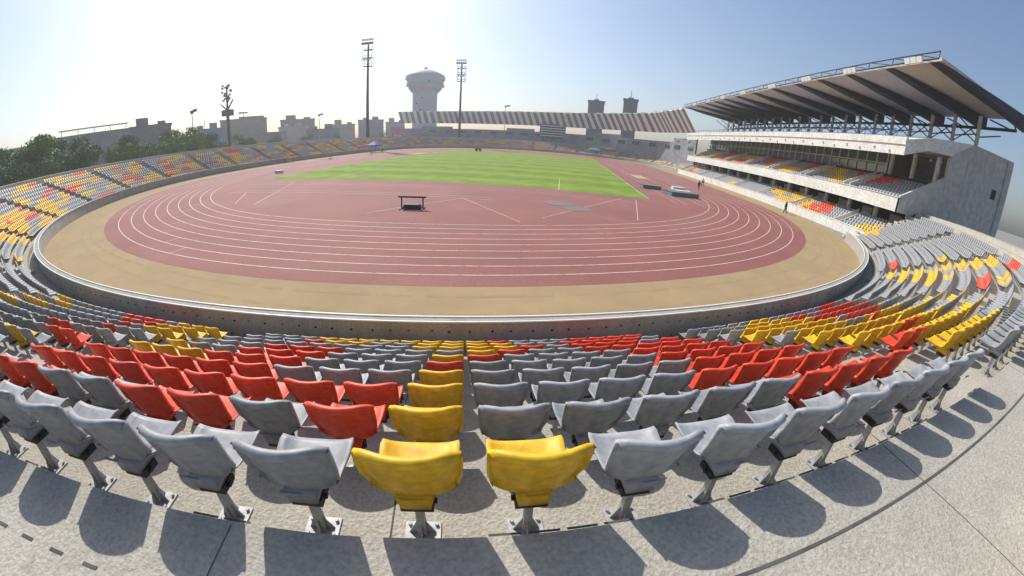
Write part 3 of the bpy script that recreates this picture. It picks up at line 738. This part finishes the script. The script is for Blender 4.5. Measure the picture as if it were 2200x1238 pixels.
# ------------------------------------------------------------------ water tower
t = empty('water_tower', (-88, 221.4, 0)); tag(t, 'white round water tower with domed bulb tank on a thick shaft', 'water tower')
b = MB(); b.lathe([(10,0),(9.2,8),(9.1,36)], n=36)
b.build('shaft', M['tank'], t, True)
b = MB(); b.lathe([(9.1,36),(9.4,37.8),(10.2,39.2),(11.6,40.6),(13.2,41.7),(14.3,42.0),(14.3,42.6),(13.5,42.6),(13.5,46.2),(14.6,46.6),(14.8,47.4),(14.6,49.2),(13.8,50.2),(11,52.0),(6.5,53.8),(2.4,54.8),(1.6,54.9),(1.4,55.8),(.6,56.6),(.01,57)], n=36)
b.build('tank', M['tank'], t, True)
b = MB()
for i in range(22):
    a = 2*math.pi*i/22; b = MB(); b.bar((9.6*math.cos(a),9.6*math.sin(a),37.6),(12.2*math.cos(a),12.2*math.sin(a),40.6),.4,n=5); b.build('corbel', M['tank'], t)
b = MB()
for i in range(40):
    a = 2*math.pi*i/40; b.bar((14.0*math.cos(a),14.0*math.sin(a),42.5),(14.0*math.cos(a),14.0*math.sin(a),43.6),.08,n=4)
b.lathe([(14.0,43.5),(14.1,43.55),(14.1,43.7),(14.0,43.7)], n=40); b.build('balcony_railing', M['tank'], t)
b = MB()
for (a, z) in ((-90,20),(-90,24),(-84,33),(-110,29),(-60,44.5)): 
    r_ = 9.15 if z < 40 else 13.65
    b = MB(); b.bar((r_*math.cos(R(a)), r_*math.sin(R(a)), z), ((r_+.15)*math.cos(R(a)), (r_+.15)*math.sin(R(a)), z), .6, n=10); b.build('porthole', M['dark'], t)

# ------------------------------------------------------------------ buildings
def building(x, y, w, d, h, rot, wallc, label, floors=3, bays=4, extras=None, cat='building', roofc=None):
    t = empty('town_building', (x, y, 0), rot); tag(t, label, cat)
    wm = mat('render_wall', wallc, .9, var=.16, scale=.3, fine=2)
    b = MB(); b.box(-w/2,w/2,-d/2,d/2,0,h); b.build('wall', wm, t)
    b = MB(); b.box(-w/2-.4,w/2+.4,-d/2-.4,-d/2-.0,h,h+.9); b.box(-w/2-.4,w/2+.4,d/2,d/2+.4,h,h+.9); b.box(-w/2-.4,-w/2,-d/2,d/2,h,h+.9); b.box(w/2,w/2+.4,-d/2,d/2,h,h+.9)
    b.build('roof_parapet', mat('parapet', tuple(c*.85 for c in wallc), .9, var=.1, scale=.5), t)
    fh = h/floors
    for f in range(floors):
        for i in range(bays):
            if random.random() < .12: continue
            xw = -w/2+w*(i+.5)/bays; ww = w/bays*random.uniform(.22,.34); zb = f*fh+fh*.32
            wf = MB(); wf.box(xw-ww,xw+ww,-d/2-.06,-d/2-.003,zb,zb+fh*.42); wo = wf.build('window', M['dark'] if random.random() < .7 else M['glass'], t)
            if random.random() < .6:
                sb = MB(); sb.box(xw-ww-.2,xw+ww+.2,-d/2-.5,-d/2-.07,zb-.3,zb-.12); sb.build('sill', wm, wo)
    if extras:
        b = MB(); extras(b, w, d, h); b.build('rooftop_structure', mat('rooftop', tuple(c*.8 for c in wallc), .9, var=.2, scale=.4), t)
    return t
def faceyaw(x, y): return math.atan2(x-CAM[0], -(y-CAM[1])) 
def B(x, y, w, d, h, col, label, **k): return building(x, y, w, d, h, faceyaw(x, y), col, label, **k)
def ex_tank(b, w, d, h): b.box(-w*.3,-w*.05,-2,3,h,h+3.4); b.lathe([(1.4,h),(1.4,h+2.4),(.2,h+2.9)],(w*.25,0,0),12); b.bar((w*.1,0,h),(w*.1,0,h+6),.12,n=4)
def ex_stair(b, w, d, h): b.box(w*.05,w*.35,-3,3,h,h+4.2); b.box(-w*.38,-w*.18,-2,2,h,h+2.4)
def ex_frame(b, w, d, h):
    for i in range(5): b.bar((-w*.4+i*w*.2,-2,h),(-w*.4+i*w*.2,-2,h+3.6),.15,n=4)
    b.box(-w*.42,w*.42,-2.3,2,h+3.6,h+3.9)
def ex_sign(b, w, d, h): b.bar((0,0,h),(0,0,h+5),.3,n=6); b.box(-3.5,3.5,-.3,.3,h+5,h+6.2); b.box(-w*.45,w*.1,-3,3,h,h+2.6)
B(-190, 43, 38, 18, 17.5, (.24,.22,.20), 'long grey-beige block with shaded terraces, far left above the trees', floors=4, bays=7, extras=ex_frame)
B(-152, 50, 17, 14, 16.2, (.19,.19,.185), 'dark concrete block with a roof frame, right of the long beige block', floors=4, bays=4, extras=ex_stair)
B(-128, 62, 13, 12, 9.5, (.30,.38,.52), 'low pale blue house behind the left trees', floors=2, bays=3, extras=ex_tank)
B(-142, 74, 14, 12, 12.5, (.36,.36,.38), 'small grey house beside the foot of the left mast', floors=3, bays=3, extras=ex_tank)
B(-216, 172, 34, 18, 22, (.22,.17,.13), 'large brown block with stair head, left of the striped roof', floors=5, bays=6, extras=ex_sign)
B(-186, 200, 26, 16, 19.5, (.27,.20,.15), 'tall reddish brown block, right half of the brown pair', floors=5, bays=5, extras=ex_stair)
B(-165, 168, 20, 14, 13, (.46,.42,.38), 'cream house in front of the brown blocks', floors=3, bays=4, extras=ex_tank)
B(-141, 194, 17, 14, 13.5, (.40,.38,.36), 'pale house with balconies next to the striped roof end', floors=3, bays=4, extras=ex_stair)
B(-138, 232, 20, 15, 17.5, (.25,.26,.29), 'grey tower block just left of the striped roof', floors=5, bays=4, extras=ex_tank)
B(-120, 240, 15, 15, 15.5, (.34,.34,.37), 'bluish grey block touching the left end of the striped roof', floors=4, bays=3, extras=ex_stair)
B(-118, 92, 13, 12, 8.6, (.42,.40,.36), 'low cream house behind the left terrace rim', floors=2, bays=3)
B(-116, 132, 18, 12, 9.5, (.34,.31,.30), 'low grey house under the brown blocks', floors=2, bays=4, extras=ex_tank)
B(-240, 10, 30, 16, 18, (.26,.25,.24), 'grey block half hidden behind trees at the left edge', floors=4, bays=5)
for (x, y, w, h, lab) in ((33, 182, 9.5, 31.0, 'dark grey stair tower, left of the two rising over the striped roof'), (52, 172, 8.0, 33.0, 'dark grey stair tower, right of the two rising over the striped roof')):
    building(x, y, w, 8, h, faceyaw(x, y), (.16,.17,.175), lab, floors=9, bays=1, cat='tower', extras=lambda b, w, d, h: (b.bar((0,0,h),(0,0,h+6),.15,n=4), b.box(-1.5,1.5,-1.2,1.2,h,h+2)))
# terrace rear wall shelters around the far end
def shelter(x, y, w, m_, label, cat, rot=0, h=3.4):
    t = empty('canopy_tent', (x, y, 0), rot); tag(t, label, cat)
    for sx_ in (-1, 1):
        for sy_ in (-1, 1): b = MB(); b.bar((sx_*w/2, sy_*1.6, 0), (sx_*w/2, sy_*1.6, h), .07, n=6); b.build('pole', M['steel'], t)
    b = MB(); b.add([(-w/2-.2,-1.8,h),(w/2+.2,-1.8,h),(w/2+.2,1.8,h),(-w/2-.2,1.8,h),(0,0,h+1.3),(-w/2-.2,-1.8,h-.4),(w/2+.2,-1.8,h-.4),(w/2+.2,1.8,h-.4),(-w/2-.2,1.8,h-.4)],
        [(0,1,4),(1,2,4),(2,3,4),(3,0,4),(5,6,1,0),(6,7,2,1),(7,8,3,2),(8,5,0,3)]); b.build('roof_cloth', m_, t)
shelter(29.5, 118, 5.2, M['teal'], 'small teal gazebo on the sand by the far bend', 'gazebo')
shelter(-48.7, 64, 4.6, M['blue'], 'blue tent beside the left wall of the track', 'tent', math.pi/2, 2.6)
# scoreboard scaffold
t = empty('scoreboard', (8.8, 156, 0)); tag(t, 'dark louvred scoreboard on posts beyond the far bend', 'scoreboard')
b = MB(); b.box(-7,7,-.8,.8,7.5,14.6); b.build('panel', M['steel_dk'], t)
b = MB()
for x in (-5, 0, 5): b = MB(); b.bar((x,0,0),(x,0,7.5),.35,n=8); b.build('post', M['steel_dk'], t)
b = MB()
for i in range(5): b.box(-6.6,6.6,-1.0,-.82,8.1+i*1.35,8.6+i*1.35)
b.build('display_row', M['paint_w'], t)
t = empty('notice_board', (-78, 150, 0), .6); tag(t, 'pink notice board between the low houses left of the striped roof', 'board')
b = MB(); b.box(-4,4,-.2,.2,6,10.5); b.build('panel', M['pink'], t)
for x in (-3, 3): b = MB(); b.bar((x,0,0),(x,0,6),.2,n=6); b.build('post', M['steel_dk'], t)

# ------------------------------------------------------------------ trees
def tree(x, y, h, r, label, leafm, nblob=9, n=1700, seed=0):
    rg = np.random.default_rng(seed)
    t = empty('broadleaf_tree', (x, y, 0)); tag(t, label, 'tree', 'trees behind the left terrace')
    b = MB(); b.bar((0,0,0),(.2,.1,h*.45),.32,.2,8)
    cs = []
    for i in range(nblob):
        a = rg.uniform(0, 6.28); q = r*.62*math.sqrt(rg.random()); z = h*rg.uniform(.3,.88); cs.append((q*math.cos(a), q*math.sin(a), z, r*rg.uniform(.3,.52)))
        b.bar((.2,.1,h*.4), (cs[-1][0]*.8, cs[-1][1]*.8, z), .13, .04, 5)
    b.build('trunk', M['bark'], t)
    V = []; F = []
    for i in range(n):
        c = cs[rg.integers(nblob)]; d = rg.normal(size=3); d /= np.linalg.norm(d); rad = c[3]*rg.uniform(.6,1.08)
        p = np.array(c[:3])+d*rad*np.array([1,1,.8]); s_ = rg.uniform(.16,.36)*(h/11)
        e1 = rg.normal(size=3); e1 /= np.linalg.norm(e1); e2 = np.cross(e1, d); e2 /= (np.linalg.norm(e2)+1e-6)
        k = len(V); V += [p-e1*s_-e2*s_*.5, p+e1*s_*.2-e2*s_*.7, p+e1*s_+e2*s_*.4, p-e1*s_*.3+e2*s_*.7]; F.append((k,k+1,k+2,k+3))
    mesh_obj('crown', V, F, leafm, t)
tr = [(-92,-30,12.8,6.4,0),(-90,-20,13.4,6.8,0),(-92,-10,12.2,6.0,1),(-90,0,11.6,5.4,1),(-94,9,9.8,5.2,1),(-97,20,10.5,5.2,0),(-100,29,11.8,5.8,0),(-98,38,11.0,5.6,0),(-92,47,9.6,5.0,0),(-96,-40,12.0,6.2,1),
      (-88,58,7.6,4.2,0),(-86,76,7.2,4.0,0),(-84,98,7.6,4.2,0),(-76,124,8.0,4.4,0),(-60,146,8.2,4.4,0),(-40,158,7.6,4.0,0)]
tl = ['dark tree at the far left edge of the stands','broad dark tree near the left edge','dark tree third from the left edge','dark tree where the left treeline dips','low dark tree in front of the long beige block',
 'bright green tree right of the beige block','tallest bright green tree under the thin lamp post','bright green tree left of the big mast foot','rounded green tree below the left mast','dark tree cut by the left picture edge',
 'small green tree above the blue tent','small green tree behind the left terrace rim','small green tree below the brown blocks','small tree in front of the pale balcony house','small tree under the left end of the striped roof','small tree under the water tower']
tr += [(-84,-34,9.5,5.6,1),(-83,-25,9.8,5.4,0),(-82,-15,9.4,5.2,1),(-83,-5,9.0,5.0,0),(-86,5,8.6,4.8,0),(-88,14,8.8,4.8,0),(-90,24,9.6,5.0,0),(-98,-22,14.2,6.8,0),(-100,-12,13.6,6.6,1),(-104,24,12.2,6.0,0)]
tl += ['low bushy tree at the left edge, first of the front row','low bushy tree at the left edge, second of the front row','low bushy tree at the left edge, third of the front row','low bushy tree, fourth of the front row behind the left terrace',
 'low bushy tree, fifth of the front row behind the left terrace','low bushy tree, sixth of the front row behind the left terrace','low bushy tree, seventh of the front row behind the left terrace','tall broad tree near the left edge, left of the back pair','tall broad tree near the left edge, right of the back pair','tall green tree between the two big grey-beige blocks']
for i, (x, y, h, r, k) in enumerate(tr): tree(x, y, h, r, tl[i], M['leaf2'] if k else M['leaf'], seed=i+3, n=2600 if (i < 10 or i > 15) else 1100)

# ------------------------------------------------------------------ small things on the infield and apron
t = empty('steeplechase_barrier', (3.4, -31.0, 0), .12); tag(t, 'dark barrier frame with crossbar and weighted foot on the near bend', 'barrier')
b = MB(); b.box(-1.15,1.15,-.09,.09,.92,1.06); b.build('crossbar', M['steel_dk'], t)
for s_ in (-.9, .9):
    b = MB(); b.bar((s_,0,0),(s_,0,.92),.06,n=6); b.box(s_-.05,s_+.05,-.7,.7,0,.08); b.build('leg', M['steel_dk'], t)
b = MB(); b.prism([(-.8,.09),(.8,.09),(.6,.4),(-.6,.4)], -.3, .3); b.build('weight_box', M['hinge'], t)
def landing_mat(x, y, w, d, h, rot, label, m_=None):
    t = empty('landing_mat', (x, y, 0), rot); tag(t, label, 'mat'); b = MB(); b.box(-w/2,w/2,-d/2,d/2,.05,h); b.build('cushion', m_ or M['mat_teal'], t)
    b = MB(); b.box(-w/2-.06,w/2+.06,-d/2-.06,d/2+.06,h,h+.05); b.build('top_sheet', M['circle'], t)
landing_mat(29.5, 1.5, 3.0, 2.2, .5, .1, 'blue-green landing mat by the grass corner, left of the pair')
landing_mat(33.0, -4.0, 4.6, 2.6, .55, .25, 'larger blue-green landing mat beside the right straight, right of the pair')
def crate(x, y, w, d, h, rot, label):
    t = empty('equipment_box', (x, y, 0), rot); tag(t, label, 'box'); b = MB(); b.box(-w/2,w/2,-d/2,d/2,.04,h); b.build('body', M['paint_w'], t)
    b = MB(); b.box(-w/2-.04,w/2+.04,-d/2-.04,d/2+.04,h,h+.06); b.build('lid', M['paint_w'], t)
crate(34.9, 4.0, 2.2, 1.0, .5, .2, 'white box on the red surface, farther of two near the mats')
crate(34.2, -.9, 2.4, 1.0, .45, .1, 'white box on the red surface, nearer of two by the larger mat')
crate(-33.5, -3.5, 1.4, .7, .45, .2, 'white box inside the left bend of the track')

def cover(ang, rad, w, d, label):
    t = empty('access_cover', (rad*math.sin(ang), -rad*math.cos(ang), .004), ang); tag(t, label, 'cover')
    b = MB(); b.box(-w/2,w/2,-d/2,d/2,0,.012); b.build('lid', M['cover'], t)
    b = MB(); b.box(-w/2-.05,w/2+.05,-d/2-.05,-d/2-.003,0,.02); b.box(-w/2-.05,w/2+.05,d/2+.003,d/2+.05,0,.02); b.box(-w/2-.05,-w/2-.003,-d/2,d/2,0,.02); b.box(w/2+.003,w/2+.05,-d/2,d/2,0,.02); b.build('frame', M['concrete_dk'], t)
M['cover'] = mat('cover_sand', (.34, .26, .15), .95, var=.15, scale=3, fine=30)
cover(.315, 51.6, 2.6, .9, 'wide sandy access cover on the apron, close to the wall right of centre')
cover(.02, 51.7, 1.1, .8, 'small sandy access cover on the apron left of the yellow seats column')
cover(.62, 51.6, 1.1, .8, 'small access cover on the apron near the right bend of the wall')
tb = MB()
for r0_, wv in ((49.9, .5), (51.5, .5), (48.7, .3)):
    prev = None
    for i in range(260):
        a = -1.75+i*.0115; rr = r0_+wv*math.sin(a*3.1+r0_)+.15*math.sin(a*9)
        p0 = (rr-.11)*math.sin(a), -(rr-.11)*math.cos(a); p1 = (rr+.11)*math.sin(a), -(rr+.11)*math.cos(a)
        if prev and (i*7 % 23) > 3: tb.add([(*prev[0], .003), (*p0, .003), (*p1, .003), (*prev[1], .003)], [(0, 1, 2, 3)])
        prev = (p0, p1)
M['tyre'] = mat('pressed_sand', (.345, .25, .13), .97, var=.1, scale=1.2, fine=40)
o = tb.build('tyre_marks', M['tyre']); o['kind'] = 'structure'
def person(x, y, z, rot, label, shirt, trousers, pose=0, h=1.72):
    t = empty('person', (x, y, z), rot); tag(t, label, 'person'); s_ = h/1.72
    sp = .16+.1*pose
    J = [((0,0,.95),.135),((0,.0,1.12),.125),((0,0,1.34),.15),((0,0,1.47),.06),((0,.02,1.57),.09),((0,.02,1.66),.085),
         ((.20,0,1.38),.062),((.27,.04*pose,1.12),.046),((.25,.16*pose+.03,.88),.034),((-.20,0,1.38),.062),((-.27,-.04*pose,1.12),.046),((-.25,.10*pose,.88),.034),
         ((.10,sp*.3*pose,.86),.09),((.11,sp*pose,.48),.062),((.11,sp*1.2*pose-.04*pose,.08),.042),((.12,sp*1.2*pose+.12,.03),.035),
         ((-.10,-sp*.3*pose,.86),.09),((-.11,-sp*.6*pose,.48),.062),((-.11,-sp*1.6*pose,.08),.042),((-.12,-sp*1.6*pose+.12,.03),.035)]
    E_ = [(0,1),(1,2),(2,3),(3,4),(4,5),(2,6),(6,7),(7,8),(2,9),(9,10),(10,11),(0,12),(12,13),(13,14),(14,15),(0,16),(16,17),(17,18),(18,19)]
    me = bpy.data.meshes.new('body'); me.from_pydata([Vector(j[0])*s_ for j in J], E_, [])
    o_ = link(bpy.data.objects.new('body', me), t); md = o_.modifiers.new('skin', 'SKIN')
    for i, j in enumerate(J): me.skin_vertices[0].data[i].radius = (j[1]*s_, j[1]*s_)
    me.skin_vertices[0].data[0].use_root = True
    o_.modifiers.new('sub', 'SUBSURF').levels = 1
    me.materials.append(trousers)
    # shirt and head as clothing / hair shells
    b = MB(); b.lathe([(.01,.93),(.175,.95),(.165,1.12),(.195,1.34),(.16,1.43),(.07,1.47),(.01,1.48)], n=12)
    for v in range(len(b.v)): b.v[v] = (b.v[v][0]*s_*1.12, b.v[v][1]*s_*.78, b.v[v][2]*s_)
    b.build('shirt', shirt, t, True)
    b = MB(); b.lathe([(.001,1.50),(.07,1.52),(.095,1.60),(.085,1.68),(.001,1.74)], (0,.02,0), n=12)
    b.v = [tuple(Vector(v)*s_) for v in b.v]; b.build('head', M['skin'], t, True)
    b = MB(); b.lathe([(.098,1.61),(.102,1.66),(.07,1.735),(.001,1.75)], (0,.012,0), n=12)
    b.v = [tuple(Vector(v)*s_) for v in b.v]; b.build('hair', M['cloth_dk'], t, True)
person(49.3, -6.0, 0, .4, 'person in dark clothes walking on the sand by the grandstand wall, nearer of a pair', M['cloth_dk'], M['cloth_dk'], 1)
person(49.9, -5.2, 0, .6, 'person in pale shirt walking on the sand by the grandstand wall, farther of a pair', M['cloth_w'], M['cloth_dk'], 1)
person(40.8, 10.5, 0, 2.4, 'person in dark clothes standing on the right straight lanes', M['cloth_dk'], M['cloth_dk'], 0)
person(-44.5, 62, 0, 1.0, 'person in blue shirt standing near the blue tent', M['blue'], M['cloth_dk'], 0)
person(-41.0, 47, 0, 2.0, 'person in pale shirt walking on the left straight lanes', M['cloth_w'], M['cloth_dk'], 1)
person(45.2, 20.5, 0, 2.4, 'person in pale shirt on the outer lane of the right straight', M['cloth_w'], M['cloth_dk'], 1)
# small utility trolley
t = empty('utility_trolley', (-18, 92, 0), .4); tag(t, 'small dark trolley on wheels on the far side of the grass', 'trolley')
b = MB(); b.box(-1.2,1.2,-.6,.6,.6,1.1); b.build('tray', M['steel_dk'], t)
b = MB(); b.bar((-1.2,.5,1.1),(-1.7,.5,1.9),.05,n=5); b.bar((-1.2,-.5,1.1),(-1.7,-.5,1.9),.05,n=5); b.bar((-1.7,-.5,1.9),(-1.7,.5,1.9),.05,n=5); b.build('handle', M['steel'], t)
for sx_ in (-.8,.8):
    for sy_ in (-.62,.62):
        b = MB(); b.bar((sx_,sy_-.06,.34),(sx_,sy_+.06,.34),.34,n=14); b.build('wheel', M['hinge'], t)

# ------------------------------------------------------------------ haze
hm = bpy.data.materials.new('haze_air'); hm.use_nodes = True; n = hm.node_tree; n.nodes.remove(n.nodes['Principled BSDF'])
pv = n.nodes.new('ShaderNodeVolumePrincipled'); pv.inputs['Color'].default_value = (.86,.88,.92,1); pv.inputs['Density'].default_value = .0007
pv.inputs['Anisotropy'].default_value = .35
n.links.new(pv.outputs[0], n.nodes['Material Output'].inputs['Volume'])
b = MB(); b.box(-420,420,-180,460,-1.2,70); hz = b.build('haze', hm); hz['kind'] = 'stuff'
# ground inside the haze box only (keeps the box whole); far ground beyond stays outside it
